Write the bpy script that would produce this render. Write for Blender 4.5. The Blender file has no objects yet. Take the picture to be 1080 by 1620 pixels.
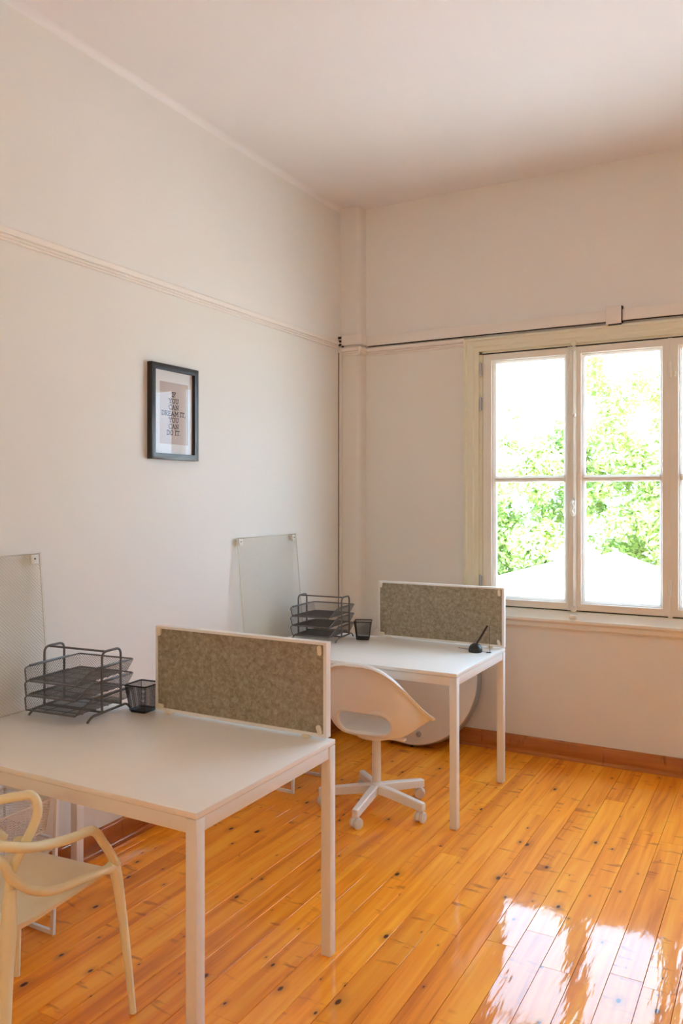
import bpy, bmesh, math, random
from mathutils import Vector, Matrix
R = math.radians
SC = bpy.context.scene
COL = SC.collection

# ------------------------------------------------------------------ camera
cam_d = bpy.data.cameras.new('camera'); cam = bpy.data.objects.new('camera', cam_d); COL.objects.link(cam)
cam.location = (2.684, 0.0, 1.581)
cam.rotation_euler = (R(90), 0, R(29.03))
cam_d.sensor_fit = 'VERTICAL'; cam_d.sensor_height = 36.0; cam_d.sensor_width = 24.0
cam_d.lens = 1273.3 * 36.0 / 1620.0
cam_d.shift_y = -24.6 / 1620.0
cam_d.clip_start = 0.05; cam_d.clip_end = 200
SC.camera = cam

# ------------------------------------------------------------------ light
W = bpy.data.worlds.new('world'); SC.world = W; W.use_nodes = True
bg = W.node_tree.nodes['Background']
bg.inputs[0].default_value = (0.49, 0.71, 1.0, 1)
bg.inputs[1].default_value = 9.4
sun_d = bpy.data.lights.new('sun', 'SUN'); sun = bpy.data.objects.new('sun', sun_d); COL.objects.link(sun)
sun_d.energy = 66.0; sun_d.angle = R(0.6); sun_d.color = (1.0, 0.98, 0.90)
sun.location = (6, 2, 9)
sun.rotation_euler = Vector((-0.50, 0.16, -0.85)).to_track_quat('-Z', 'Y').to_euler()
def portal(name, loc, rot, sx, sy):                       # guides sky sampling through a window, emits nothing itself
    d = bpy.data.lights.new(name, 'AREA'); o = bpy.data.objects.new(name, d); COL.objects.link(o)
    d.shape = 'RECTANGLE'; d.size = sx; d.size_y = sy; d.cycles.is_portal = True
    o.location = loc; o.rotation_euler = rot
portal('portal_back', (2.098, 5.16, 1.69), (R(-90), 0, 0), 2.30, 1.66)
SC.view_settings.view_transform = 'Standard'; SC.view_settings.look = 'None'
SC.view_settings.gamma = 1.0; SC.view_settings.use_curve_mapping = False
SC.view_settings.exposure = 0.57
SC.cycles.max_bounces = 14; SC.cycles.diffuse_bounces = 8; SC.cycles.glossy_bounces = 5
SC.cycles.transparent_max_bounces = 24; SC.cycles.transmission_bounces = 6
SC.cycles.use_denoising = True
SC.cycles.sample_clamp_indirect = 8.0

# ------------------------------------------------------------------ materials
def new_mat(name):
    m = bpy.data.materials.new(name); m.use_nodes = True
    nt = m.node_tree; return m, nt, nt.nodes['Principled BSDF'], nt.nodes.new, nt.links.new
def mix_rgb(nt, fac, a, b, mode='MIX'):
    n = nt.nodes.new('ShaderNodeMix'); n.data_type = 'RGBA'; n.blend_type = mode
    for sock, v in ((n.inputs[0], fac), (n.inputs[6], a), (n.inputs[7], b)):
        if isinstance(v, (int, float)): sock.default_value = v
        elif isinstance(v, tuple): sock.default_value = (*v, 1)
        else: nt.links.new(v, sock)
    return n.outputs[2]
def mth(nt, op, a, b=None):
    n = nt.nodes.new('ShaderNodeMath'); n.operation = op
    for i, v in enumerate((a, b)):
        if v is None: continue
        if isinstance(v, (int, float)): n.inputs[i].default_value = v
        else: nt.links.new(v, n.inputs[i])
    return n.outputs[0]
def ramp(nt, fac, stops):
    n = nt.nodes.new('ShaderNodeValToRGB'); e = n.color_ramp.elements
    while len(e) < len(stops): e.new(0.5)
    for s, (p, c) in zip(e, stops): s.position = p; s.color = (*c, 1) if len(c) == 3 else c
    nt.links.new(fac, n.inputs[0]); return n.outputs[0]
def plain(name, col, rough=0.5, metal=0.0, var=0.04, scale=30.0, bump=0.0, bscale=200.0, spec=0.5):
    m, nt, b, new, link = new_mat(name)
    tc = new('ShaderNodeTexCoord'); nz = new('ShaderNodeTexNoise'); nz.inputs['Scale'].default_value = scale
    link(tc.outputs['Object'], nz.inputs['Vector'])
    c2 = tuple(max(0, x * (1 - var)) for x in col); c1 = tuple(min(1, x * (1 + var)) for x in col)
    link(mix_rgb(nt, nz.outputs[0], c2, c1), b.inputs['Base Color'])
    b.inputs['Roughness'].default_value = rough; b.inputs['Metallic'].default_value = metal
    b.inputs['Specular IOR Level'].default_value = spec
    if bump:
        n2 = new('ShaderNodeTexNoise'); n2.inputs['Scale'].default_value = bscale; n2.inputs['Detail'].default_value = 4
        link(tc.outputs['Object'], n2.inputs['Vector'])
        bp = new('ShaderNodeBump'); bp.inputs['Strength'].default_value = bump; bp.inputs['Distance'].default_value = 0.004
        link(n2.outputs[0], bp.inputs['Height']); link(bp.outputs[0], b.inputs['Normal'])
    return m
def paint_mat(name, col, rough=0.75):
    return plain(name, col, rough, var=0.012, scale=2.5, bump=0.12, bscale=60.0, spec=0.25)

M = {}
M['wall_low'] = paint_mat('wall_paint_lower', (0.785, 0.765, 0.715))
M['wall_up'] = paint_mat('wall_paint_upper', (0.81, 0.795, 0.765))
M['ceil'] = paint_mat('ceiling_paint', (0.86, 0.85, 0.855))
M['trimw'] = plain('trim_paint', (0.84, 0.785, 0.725), 0.5, var=0.02, bump=0.08, bscale=80)
M['casing'] = plain('window_casing_paint', (0.78, 0.76, 0.60), 0.42, var=0.02, bump=0.1, bscale=60)
M['sash'] = plain('window_sash_paint', (0.81, 0.785, 0.705), 0.4, var=0.02, bump=0.08, bscale=70)
M['trunk'] = plain('trunking_plastic', (0.82, 0.775, 0.72), 0.45, var=0.01)
M['white'] = plain('white_laminate', (0.90, 0.885, 0.845), 0.32, var=0.01, bump=0.03, bscale=400)
M['steelw'] = plain('white_powder_coat', (0.84, 0.835, 0.81), 0.38, var=0.01, bump=0.03, bscale=500)
M['plasticw'] = plain('white_plastic', (0.86, 0.845, 0.81), 0.4, var=0.01, bump=0.02, bscale=300)
M['cream'] = plain('cream_plastic', (0.87, 0.82, 0.56), 0.38, var=0.02, bump=0.03, bscale=300)
M['seatc'] = plain('cream_seat_plastic', (0.85, 0.81, 0.64), 0.6, var=0.02, bump=0.05, bscale=500)
M['panelw'] = plain('cream_mesh_steel', (0.70, 0.665, 0.54), 0.45, var=0.02)
M['dark'] = plain('dark_grey_steel', (0.155, 0.15, 0.145), 0.38, metal=0.35, var=0.05)
M['black'] = plain('black_plastic', (0.012, 0.012, 0.013), 0.3, var=0.05)
M['frameb'] = plain('black_frame_wood', (0.018, 0.018, 0.02), 0.38, var=0.1, bump=0.04)
M['rub'] = plain('grey_caster_rubber', (0.72, 0.69, 0.64), 0.5)
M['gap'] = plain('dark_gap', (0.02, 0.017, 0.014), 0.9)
M['sub'] = plain('dark_subfloor', (0.05, 0.028, 0.012), 0.9)  # dark brown below the boards, showing in the seams
M['chrome'] = plain('steel_hinge', (0.55, 0.56, 0.58), 0.25, metal=1.0)
M['clip'] = plain('cream_clip_plastic', (0.80, 0.74, 0.60), 0.4)
M['discw'] = plain('disc_face_paint', (0.78, 0.74, 0.69), 0.45, var=0.015)
M['discg'] = plain('disc_grey_rim', (0.36, 0.35, 0.345), 0.4, metal=0.3)
M['paper'] = plain('mount_board_white', (0.82, 0.81, 0.80), 0.8, var=0.01)
M['print'] = plain('print_paper_pink', (0.62, 0.53, 0.49), 0.8, var=0.03, scale=8)
M['ink'] = plain('print_ink', (0.05, 0.043, 0.04), 0.8)
M['ext'] = plain('exterior_plaster', (0.78, 0.74, 0.68), 0.9, var=0.05, bump=0.2)
M['pave'] = plain('garden_paving', (0.55, 0.52, 0.47), 0.9, var=0.12, scale=3)
M['canvas'] = plain('parasol_canvas', (0.86, 0.85, 0.83), 0.9, var=0.02, bump=0.1, bscale=300)
M['bark'] = plain('tree_bark', (0.13, 0.085, 0.05), 0.9, var=0.3, bump=0.5, bscale=20)

def glass_mat(name, tint=(1, 1, 1), ior=1.5):
    m, nt, b, new, link = new_mat(name); nt.nodes.remove(b)
    out = nt.nodes['Material Output']; tr = new('ShaderNodeBsdfTransparent'); gl = new('ShaderNodeBsdfGlossy')
    tr.inputs[0].default_value = (*tint, 1); gl.inputs['Roughness'].default_value = 0.0
    fr = new('ShaderNodeFresnel'); geo = new('ShaderNodeNewGeometry')   # same reflectance from both faces of the thin pane
    link(mth(nt, 'POWER', ior, mth(nt, 'SUBTRACT', 1.0, mth(nt, 'MULTIPLY', geo.outputs['Backfacing'], 2.0))), fr.inputs[0])
    mx = new('ShaderNodeMixShader'); link(fr.outputs[0], mx.inputs[0]); link(tr.outputs[0], mx.inputs[1]); link(gl.outputs[0], mx.inputs[2])
    link(mx.outputs[0], out.inputs[0]); return m
M['glass'] = glass_mat('window_glass', (0.97, 0.985, 0.975))
M['pglass'] = glass_mat('picture_glass', (0.97, 0.97, 0.97), 1.22)

bm_, nt_, b_, _, _ = new_mat('fill_bulb_glow'); b_.inputs['Emission Color'].default_value = (1.0, 0.85, 0.58, 1); b_.inputs['Emission Strength'].default_value = 20.0  # glow for the bulb of the added fill lamp
M['bulb'] = bm_
def felt_mat():
    m, nt, b, new, link = new_mat('grey_felt')
    tc = new('ShaderNodeTexCoord')
    mp = new('ShaderNodeMapping'); mp.inputs['Scale'].default_value = (58, 58, 62); link(tc.outputs['Object'], mp.inputs[0])
    n1 = new('ShaderNodeTexNoise'); n1.inputs['Scale'].default_value = 1.0; n1.inputs['Detail'].default_value = 6; n1.inputs['Roughness'].default_value = 0.75; n1.inputs['Distortion'].default_value = 0.5
    link(mp.outputs[0], n1.inputs['Vector'])
    c = ramp(nt, n1.outputs[0], [(0.30, (0.185, 0.16, 0.115)), (0.5, (0.33, 0.29, 0.21)), (0.72, (0.50, 0.45, 0.34))])
    link(c, b.inputs['Base Color']); b.inputs['Roughness'].default_value = 0.95; b.inputs['Specular IOR Level'].default_value = 0.1
    b.inputs['Sheen Weight'].default_value = 0.15
    bp = new('ShaderNodeBump'); bp.inputs['Strength'].default_value = 0.35; bp.inputs['Distance'].default_value = 0.003
    link(n1.outputs[0], bp.inputs['Height']); link(bp.outputs[0], b.inputs['Normal']); return m
M['felt'] = felt_mat()

def pine_mat(name, light, mid, deep, coat=1.0, axis='y', knots=True):
    """varnished pine: grain runs along the board, knots and streaks differ from board to board"""
    m, nt, b, new, link = new_mat(name)
    oi = new('ShaderNodeObjectInfo'); geo = new('ShaderNodeNewGeometry')
    off = new('ShaderNodeVectorMath'); off.operation = 'SCALE'; off.inputs[0].default_value = (7.3, 13.7, 3.1)
    link(mth(nt, 'MULTIPLY', oi.outputs['Random'], 9.0), off.inputs['Scale'])
    add = new('ShaderNodeVectorMath'); add.operation = 'ADD'
    link(geo.outputs['Position'], add.inputs[0]); link(off.outputs[0], add.inputs[1])
    def mapped(sx, sy, sz):
        mp = new('ShaderNodeMapping'); link(add.outputs[0], mp.inputs[0])
        mp.inputs['Scale'].default_value = (sx, sy, sz) if axis == 'y' else (sy, sx, sz); return mp.outputs[0]
    # knots: rare spots of a voronoi stretched along the board
    vo = new('ShaderNodeTexVoronoi'); vo.voronoi_dimensions = '2D'; vo.inputs['Scale'].default_value = 1.0; vo.inputs['Randomness'].default_value = 1.0
    link(mapped(8.5, 4.6, 4.0), vo.inputs['Vector'])
    sep = new('ShaderNodeSeparateColor'); link(vo.outputs['Color'], sep.inputs[0])
    size = mth(nt, 'MULTIPLY', mth(nt, 'POWER', sep.outputs[1], 2.0), 0.085)
    keep = mth(nt, 'GREATER_THAN', sep.outputs[0], 0.42 if knots else 0.75)
    rel = mth(nt, 'DIVIDE', vo.outputs['Distance'], mth(nt, 'ADD', size, 0.02))
    kn = mth(nt, 'MULTIPLY', ramp(nt, rel, [(0.55, (1, 1, 1)), (0.95, (0, 0, 0))]), keep)
    halo = mth(nt, 'MULTIPLY', ramp(nt, mth(nt, 'MULTIPLY', rel, 0.25), [(0.15, (1, 1, 1)), (0.8, (0, 0, 0))]), keep)
    # grain
    w = new('ShaderNodeTexNoise'); w.inputs['Scale'].default_value = 1.0; w.inputs['Detail'].default_value = 5; w.inputs['Distortion'].default_value = 0.6
    link(mapped(34, 1.6, 20), w.inputs['Vector'])
    w2 = new('ShaderNodeTexNoise'); w2.inputs['Scale'].default_value = 1.0; w2.inputs['Detail'].default_value = 2
    link(mapped(9, 0.8, 6), w2.inputs['Vector'])
    g = mth(nt, 'ADD', mth(nt, 'MULTIPLY', w.outputs[0], 0.6), mth(nt, 'MULTIPLY', w2.outputs[0], 0.5))
    c = ramp(nt, g, [(0.36, deep), (0.52, mid), (0.70, light)])
    # figure: short dark dashes across the board (mineral streaks round the knots)
    w3 = new('ShaderNodeTexNoise'); w3.inputs['Scale'].default_value = 1.0; w3.inputs['Detail'].default_value = 3
    link(mapped(7, 26, 6), w3.inputs['Vector'])
    w4 = new('ShaderNodeTexNoise'); w4.inputs['Scale'].default_value = 1.0; w4.inputs['Detail'].default_value = 1
    link(mapped(3.0, 2.0, 3), w4.inputs['Vector'])
    dash = mth(nt, 'MULTIPLY', ramp(nt, w3.outputs[0], [(0.60, (0, 0, 0)), (0.68, (1, 1, 1))]), ramp(nt, w4.outputs[0], [(0.46, (0, 0, 0)), (0.58, (1, 1, 1))]))
    c = mix_rgb(nt, mth(nt, 'MULTIPLY', dash, 0.55), c, (deep[0] * 0.46, deep[1] * 0.30, deep[2] * 0.3))
    tone = ramp(nt, oi.outputs['Random'], [(0.0, (0.88, 0.84, 0.80)), (0.5, (1.0, 1.0, 1.0)), (1.0, (1.05, 1.08, 1.12))])
    c = mix_rgb(nt, 1.0, c, tone, 'MULTIPLY')
    c = mix_rgb(nt, mth(nt, 'MULTIPLY', halo, 0.42), c, tuple(x * 0.5 for x in deep))
    c = mix_rgb(nt, kn, c, (0.075, 0.018, 0.005))
    link(c, b.inputs['Base Color'])
    b.inputs['Roughness'].default_value = 0.5; b.inputs['Specular IOR Level'].default_value = 0.1
    b.inputs['Coat Weight'].default_value = coat; b.inputs['Coat Roughness'].default_value = 0.06; b.inputs['Coat IOR'].default_value = 1.5
    n5 = new('ShaderNodeTexNoise'); n5.inputs['Scale'].default_value = 1.0; n5.inputs['Detail'].default_value = 3
    link(mapped(22, 4.5, 10), n5.inputs['Vector'])
    bp = new('ShaderNodeBump'); bp.inputs['Strength'].default_value = 0.22; bp.inputs['Distance'].default_value = 0.006
    link(n5.outputs[0], bp.inputs['Height']); link(bp.outputs[0], b.inputs['Coat Normal'])
    return m
M['pine'] = pine_mat('varnished_pine', coat=0.74, light=(0.96, 0.405, 0.030), mid=(0.87, 0.290, 0.014), deep=(0.62, 0.165, 0.006))
M['skirt_x'] = pine_mat('skirting_pine_back', (0.50, 0.165, 0.022), (0.40, 0.115, 0.013), (0.28, 0.068, 0.007), axis='x', knots=False)
M['skirt_y'] = pine_mat('skirting_pine_left', (0.46, 0.14, 0.024), (0.36, 0.095, 0.014), (0.25, 0.055, 0.007), axis='y', knots=False)

def leaf_mat(name, a, bcol):
    m, nt, b, new, link = new_mat(name); nt.nodes.remove(b); out = nt.nodes['Material Output']
    tc = new('ShaderNodeTexCoord'); nz = new('ShaderNodeTexNoise'); nz.inputs['Scale'].default_value = 2.2; nz.inputs['Detail'].default_value = 4
    link(tc.outputs['Object'], nz.inputs['Vector'])
    c = mix_rgb(nt, ramp(nt, nz.outputs[0], [(0.35, (0, 0, 0)), (0.65, (1, 1, 1))]), a, bcol)
    d = new('ShaderNodeBsdfDiffuse'); t = new('ShaderNodeBsdfTranslucent'); mx = new('ShaderNodeMixShader'); mx.inputs[0].default_value = 0.4
    link(c, d.inputs[0]); link(c, t.inputs[0]); link(d.outputs[0], mx.inputs[1]); link(t.outputs[0], mx.inputs[2])
    gl = new('ShaderNodeBsdfGlossy'); gl.inputs['Roughness'].default_value = 0.45; m2 = new('ShaderNodeMixShader'); m2.inputs[0].default_value = 0.10
    link(mx.outputs[0], m2.inputs[1]); link(gl.outputs[0], m2.inputs[2]); link(m2.outputs[0], out.inputs[0])
    return m
M['leaf'] = leaf_mat('leaves_green', (0.19, 0.32, 0.055), (0.34, 0.44, 0.12))
M['leaf2'] = leaf_mat('leaves_yellow_green', (0.24, 0.37, 0.065), (0.40, 0.48, 0.15))

# ------------------------------------------------------------------ mesh helpers
class MB:
    def __init__(s): s.v = []; s.f = []
    def add(s, vs, fs):
        o = len(s.v); s.v += [tuple(v) for v in vs]; s.f += [tuple(i + o for i in f) for f in fs]; return s
    def box(s, x0, x1, y0, y1, z0, z1):
        return s.add([(x0, y0, z0), (x1, y0, z0), (x1, y1, z0), (x0, y1, z0), (x0, y0, z1), (x1, y0, z1), (x1, y1, z1), (x0, y1, z1)],
                     [(0, 3, 2, 1), (4, 5, 6, 7), (0, 1, 5, 4), (1, 2, 6, 5), (2, 3, 7, 6), (3, 0, 4, 7)])
    def bbox(s, x0, x1, y0, y1, z0, z1, b=0.003):
        bm = bmesh.new()
        t = MB().box(x0, x1, y0, y1, z0, z1)
        vs = [bm.verts.new(v) for v in t.v]; [bm.faces.new([vs[i] for i in f]) for f in t.f]
        bmesh.ops.bevel(bm, geom=list(bm.edges), offset=b, segments=2, profile=0.5, affect='EDGES')
        bm.verts.index_update()
        s.add([v.co[:] for v in bm.verts], [[v.index for v in f.verts] for f in bm.faces]); bm.free(); return s
    def tube(s, pts, r, n=10, closed=False, caps=True):
        P = [Vector(p) for p in pts]; k = len(P)
        rr = r if isinstance(r, (list, tuple)) else [r] * k
        tang = []
        for i in range(k):
            if closed: t = P[(i + 1) % k] - P[i - 1]
            else: t = P[min(i + 1, k - 1)] - P[max(i - 1, 0)]
            tang.append(t.normalized())
        up = Vector((0, 0, 1)) if abs(tang[0].z) < 0.9 else Vector((0, 1, 0))
        nrm = (up - tang[0] * up.dot(tang[0])).normalized()
        vs = []
        for i in range(k):
            nrm = (nrm - tang[i] * nrm.dot(tang[i])); nrm.normalize(); bn = tang[i].cross(nrm)
            for j in range(n):
                a = 2 * math.pi * (j + 0.5) / n
                vs.append(P[i] + (nrm * math.cos(a) + bn * math.sin(a)) * rr[i])
        fs = []
        for i in range(k if closed else k - 1):
            i2 = (i + 1) % k
            for j in range(n):
                j2 = (j + 1) % n
                fs.append((i * n + j, i * n + j2, i2 * n + j2, i2 * n + j))
        if caps and not closed:
            fs.append(tuple(range(n - 1, -1, -1))); fs.append(tuple((k - 1) * n + j for j in range(n)))
        return s.add(vs, fs)
    def lathe(s, prof, n=24, c=(0, 0, 0), ax='z'):
        vs = []; fs = []; k = len(prof)
        for r, h in prof:
            for j in range(n):
                a = 2 * math.pi * j / n; u, v = r * math.cos(a), r * math.sin(a)
                p = (u, v, h) if ax == 'z' else ((u, -h, v) if ax == 'y' else (h, u, v))
                vs.append((p[0] + c[0], p[1] + c[1], p[2] + c[2]))
        for i in range(k - 1):
            for j in range(n):
                j2 = (j + 1) % n; fs.append((i * n + j, i * n + j2, (i + 1) * n + j2, (i + 1) * n + j))
        fs.append(tuple(range(n - 1, -1, -1))); fs.append(tuple((k - 1) * n + j for j in range(n)))
        return s.add(vs, fs)
    def ring(s, x0, x1, z0, z1, w, prof, closed=True):
        """mitred frame in the xz plane; w = member widths (l, r, b, t), prof = [(fraction of width, y)]"""
        vs = []; k = len(prof)
        for f, y in prof:
            l, r, b, t = x0 + w[0] * f, x1 - w[1] * f, z0 + w[2] * f, z1 - w[3] * f
            vs += [(l, y, b), (r, y, b), (r, y, t), (l, y, t)]
        fs = []
        for i in range(k if closed else k - 1):
            i2 = (i + 1) % k
            for j in range(4):
                j2 = (j + 1) % 4; fs.append((i * 4 + j, i * 4 + j2, i2 * 4 + j2, i2 * 4 + j))
        return s.add(vs, fs)
    def sweep(s, prof, p0, p1, out):
        """profile [(offset along out, z)] from p0 to p1 (straight run), closed with end caps"""
        k = len(prof); vs = []
        for p in (p0, p1):
            for d, z in prof: vs.append((p[0] + out[0] * d, p[1] + out[1] * d, z))
        fs = [(i, (i + 1) % k, k + (i + 1) % k, k + i) for i in range(k)] + [tuple(range(k - 1, -1, -1)), tuple(range(k, 2 * k))]
        return s.add(vs, fs)
    def mesh_sheet(s, corners, pitch, wire, ang=45, th=None):
        """woven wire in a flat convex polygon: two families of real thin wires"""
        C = [Vector(c) for c in corners]; o = C[0]; e1 = (C[1] - C[0]).normalized()
        n = Vector((0, 0, 0))
        for a_, b_ in zip(C, C[1:] + C[:1]): n += (a_ - o).cross(b_ - o)
        n.normalize(); e1 = (e1 - n * e1.dot(n)).normalized(); e2 = n.cross(e1)
        poly = [((c - o).dot(e1), (c - o).dot(e2)) for c in C]
        for sg in (1, -1):
            a = R(ang) * sg; d = (math.cos(a), math.sin(a)); q = (-d[1], d[0])
            pr = [p[0] * q[0] + p[1] * q[1] for p in poly]
            t = math.floor(min(pr) / pitch) * pitch + pitch * 0.5
            while t < max(pr):
                hit = []
                for i in range(len(poly)):
                    p, p2 = poly[i], poly[(i + 1) % len(poly)]; f0, f1 = pr[i] - t, pr[(i + 1) % len(poly)] - t
                    if f0 * f1 < 0:
                        u = f0 / (f0 - f1); hit.append((p[0] + (p2[0] - p[0]) * u, p[1] + (p2[1] - p[1]) * u))
                if len(hit) == 2:
                    A = o + e1 * hit[0][0] + e2 * hit[0][1]; B = o + e1 * hit[1][0] + e2 * hit[1][1]
                    if (B - A).length > 0.002:
                        sd = (e1 * q[0] + e2 * q[1]) * wire * 0.5; nn = n * (th or wire) * 0.5
                        s.add([A + sd + nn, A - sd + nn, A - nn, B + sd + nn, B - sd + nn, B - nn],
                              [(0, 1, 4, 3), (1, 2, 5, 4), (2, 0, 3, 5)])
                t += pitch
        return s
    def obj(s, name, mat, parent=None, smooth=35, loc=None, rot=None):
        me = bpy.data.meshes.new(name); me.from_pydata(s.v, [], s.f); me.update()
        bm = bmesh.new(); bm.from_mesh(me); bmesh.ops.recalc_face_normals(bm, faces=bm.faces); bm.to_mesh(me); bm.free()
        if smooth: me.shade_smooth(); me.set_sharp_from_angle(angle=R(smooth))
        me.materials.append(mat)
        o = bpy.data.objects.new(name, me); COL.objects.link(o)
        if parent: o.parent = parent
        if loc: o.location = loc
        if rot: o.rotation_euler = rot
        return o
def tag(o, label=None, cat=None, group=None, kind=None):
    for k, v in (('label', label), ('category', cat), ('group', group), ('kind', kind)):
        if v: o[k] = v
    return o
def empty(name, loc=(0, 0, 0), rz=0.0, parent=None):
    o = bpy.data.objects.new(name, None); COL.objects.link(o); o.location = loc; o.rotation_euler = (0, 0, rz); o.empty_display_size = 0.05
    if parent: o.parent = parent
    return o
def thing(name, label, cat, loc=(0, 0, 0), rz=0.0, group=None): return tag(empty(name, loc, rz), label, cat, group)
def copy_tree(o, parent=None):
    c = o.copy(); COL.objects.link(c)
    if parent: c.parent = parent
    for ch in list(o.children): copy_tree(ch, c)
    return c
def smoothpath(pts, n=8, closed=False):
    P = [Vector(p) for p in pts]; k = len(P); out = []
    for i in range(k if closed else k - 1):
        a, b = P[i], P[(i + 1) % k]
        p0 = P[i - 1] if (i > 0 or closed) else a * 2 - b
        p3 = P[(i + 2) % k] if (i + 2 < k or closed) else b * 2 - a
        for j in range(n):
            t = j / n
            out.append(0.5 * ((2 * a) + (b - p0) * t + (2 * p0 - 5 * a + 4 * b - p3) * t * t + (3 * a - p0 - 3 * b + p3) * t ** 3))
    if not closed: out.append(P[-1])
    return out
def struct(mb, name, mat, parent=None, smooth=35): return tag(mb.obj(name, mat, parent, smooth), kind='structure')

# ------------------------------------------------------------------ the room
YB, XR, YF, HC = 4.90, 4.25, -4.00, 3.545       # back wall, right wall, front wall, ceiling
T = 0.26
RZ = 2.588                                       # picture rail: paint changes here
WX0, WX1, WZ0, WZ1 = 0.967, 3.229, 0.860, 2.499  # window opening
# floor: dark subfloor, then every board its own part
floor = struct(MB().box(0, XR, YF, YB, -0.12, -0.022), 'floor', M['sub'])
MB().box(0, XR, YF, -2.2, -0.022, -0.004).obj('front_boards', M['pine'], floor)
rnd = random.Random(11)
seams = [0.649, 0.755]
x = 0.0; rows = []
widths_left = [0.092, 0.10, 0.088, 0.104, 0.096, 0.084, 0.10, 0.092, 0.098, 0.09, 0.10, 0.094, 0.102, 0.09]
k = 0
while x < XR - 0.02:
    w = widths_left[k] if k < len(widths_left) else rnd.choice([0.104, 0.106, 0.108, 0.102, 0.106, 0.09])
    rows.append((x, min(x + w, XR))); x += w; k += 1
for (x0, x1) in rows:
    y = -2.4 - rnd.uniform(0, 1.6)
    while y < YB:
        y2 = y + rnd.uniform(1.1, 2.9)
        if YB - y2 < 0.45: y2 = YB
        a, b = y, min(y2, YB)
        if b - a > 0.05:
            g = 0.0005 + rnd.random() * 0.0006; h = rnd.uniform(-0.0004, 0.0); c = 0.0006
            X0, X1, Y0, Y1 = x0 + g, x1 - g, a + 0.0006, b - 0.0006
            tl = rnd.uniform(-0.0005, 0.0005)
            m = MB()
            z = [h - 0.022, h - c, h]
            vs = [(X0, Y0, z[0]), (X1, Y0, z[0]), (X1, Y1, z[0]), (X0, Y1, z[0]),
                  (X0, Y0, z[1]), (X1, Y0, z[1] + tl), (X1, Y1, z[1] + tl), (X0, Y1, z[1]),
                  (X0 + c, Y0 + c * .4, z[2]), (X1 - c, Y0 + c * .4, z[2] + tl), (X1 - c, Y1 - c * .4, z[2] + tl), (X0 + c, Y1 - c * .4, z[2])]
            fs = [(8, 9, 10, 11)] + [(i, (i + 1) % 4, 4 + (i + 1) % 4, 4 + i) for i in range(4)] + [(4 + i, 4 + (i + 1) % 4, 8 + (i + 1) % 4, 8 + i) for i in range(4)]
            m.add(vs, fs).obj('floor_board', M['pine'], floor, smooth=0)
        y = y2
# walls: lower paint up to the picture rail, upper paint above
wl = struct(MB().box(-T, 0, YF - T, YB + T, -0.12, RZ), 'wall_left', M['wall_low'])
struct(MB().box(-T, 0, YF - T, YB + T, RZ, HC + 0.3), 'upper_wall', M['wall_up'], wl)
mb = MB().box(0, WX0, YB, YB + T, -0.12, RZ).box(WX1, XR, YB, YB + T, -0.12, RZ).box(WX0, WX1, YB, YB + T, -0.12, WZ0).box(WX0, WX1, YB, YB + T, WZ1, RZ)
wb = struct(mb, 'wall_back', M['wall_low'])
struct(MB().box(0, XR, YB, YB + T, RZ, HC + 0.3), 'upper_wall', M['wall_up'], wb)
struct(MB().box(XR, XR + T, YF - T, YB + T, -0.12, HC + 0.3), 'wall_right', M['wall_up'])
struct(MB().box(0, XR, YF - T, YF, -0.12, HC + .3), 'wall_front', M['wall_up'])
# corner chase (pilaster) with a rounded edge
def chase(z0, z1):
    p = [(0, YB), (0, 4.815), (0.115, 4.815)] + [(0.115 + 0.035 * math.sin(t), 4.850 - 0.035 * math.cos(t)) for t in [R(a) for a in (15, 30, 45, 60, 75, 90)]] + [(0.155, YB)]
    n = len(p); return MB().add([(a, b, z0) for a, b in p] + [(a, b, z1) for a, b in p], [(i, (i + 1) % n, n + (i + 1) % n, n + i) for i in range(n)])
ch = struct(chase(0, RZ), 'wall_chase', M['wall_low'])
struct(chase(RZ, HC), 'upper_wall', M['wall_up'], ch)
# ceiling with a hollow cove along the walls
mb = MB().box(-T, XR + T, YF - T, YB + T, HC, HC + 0.3)
cr = 0.03; N = 8
arc = [(cr - cr * math.cos(i / N * math.pi / 2), HC - cr + cr * math.sin(i / N * math.pi / 2)) for i in range(N + 1)]
arc2 = [(-0.01, HC - cr)] + arc + [(cr, HC + .02), (-0.01, HC + .02)]
mb.sweep(arc2, (0, YF), (0, YB), (1, 0)); mb.sweep(arc2, (XR, YF), (XR, YB), (-1, 0))
struct(mb, 'ceiling', M['ceil'], smooth=40)
struct(MB().box(-1.2, XR + 1.2, YF - 1.2, YB + T + 0.12, HC + 0.3, HC + 0.42), 'roof', M['ext'])

# skirting boards with a quarter-round shoe
def skirt(name, p0, p1, out, mat):
    prof = [(0, 0), (0.034, 0), (0.033, 0.012), (0.028, 0.019), (0.020, 0.022), (0.020, 0.094), (0.016, 0.101), (0, 0.104)]
    return struct(MB().sweep(prof, p0, p1, out), name, mat)
skirt('baseboard_left', (0, YF), (0, 4.815), (1, 0), M['skirt_y'])
skirt('baseboard_back', (0.15, YB), (XR, YB), (0, -1), M['skirt_x'])
skirt('baseboard_chase', (0, 4.815), (0.15, 4.815), (0, -1), M['skirt_x'])
skirt('baseboard_right', (XR, YF), (XR, YB), (-1, 0), M['skirt_y'])
skirt('baseboard_front', (0, YF), (XR, YF), (0, 1), M['skirt_x'])

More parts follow.
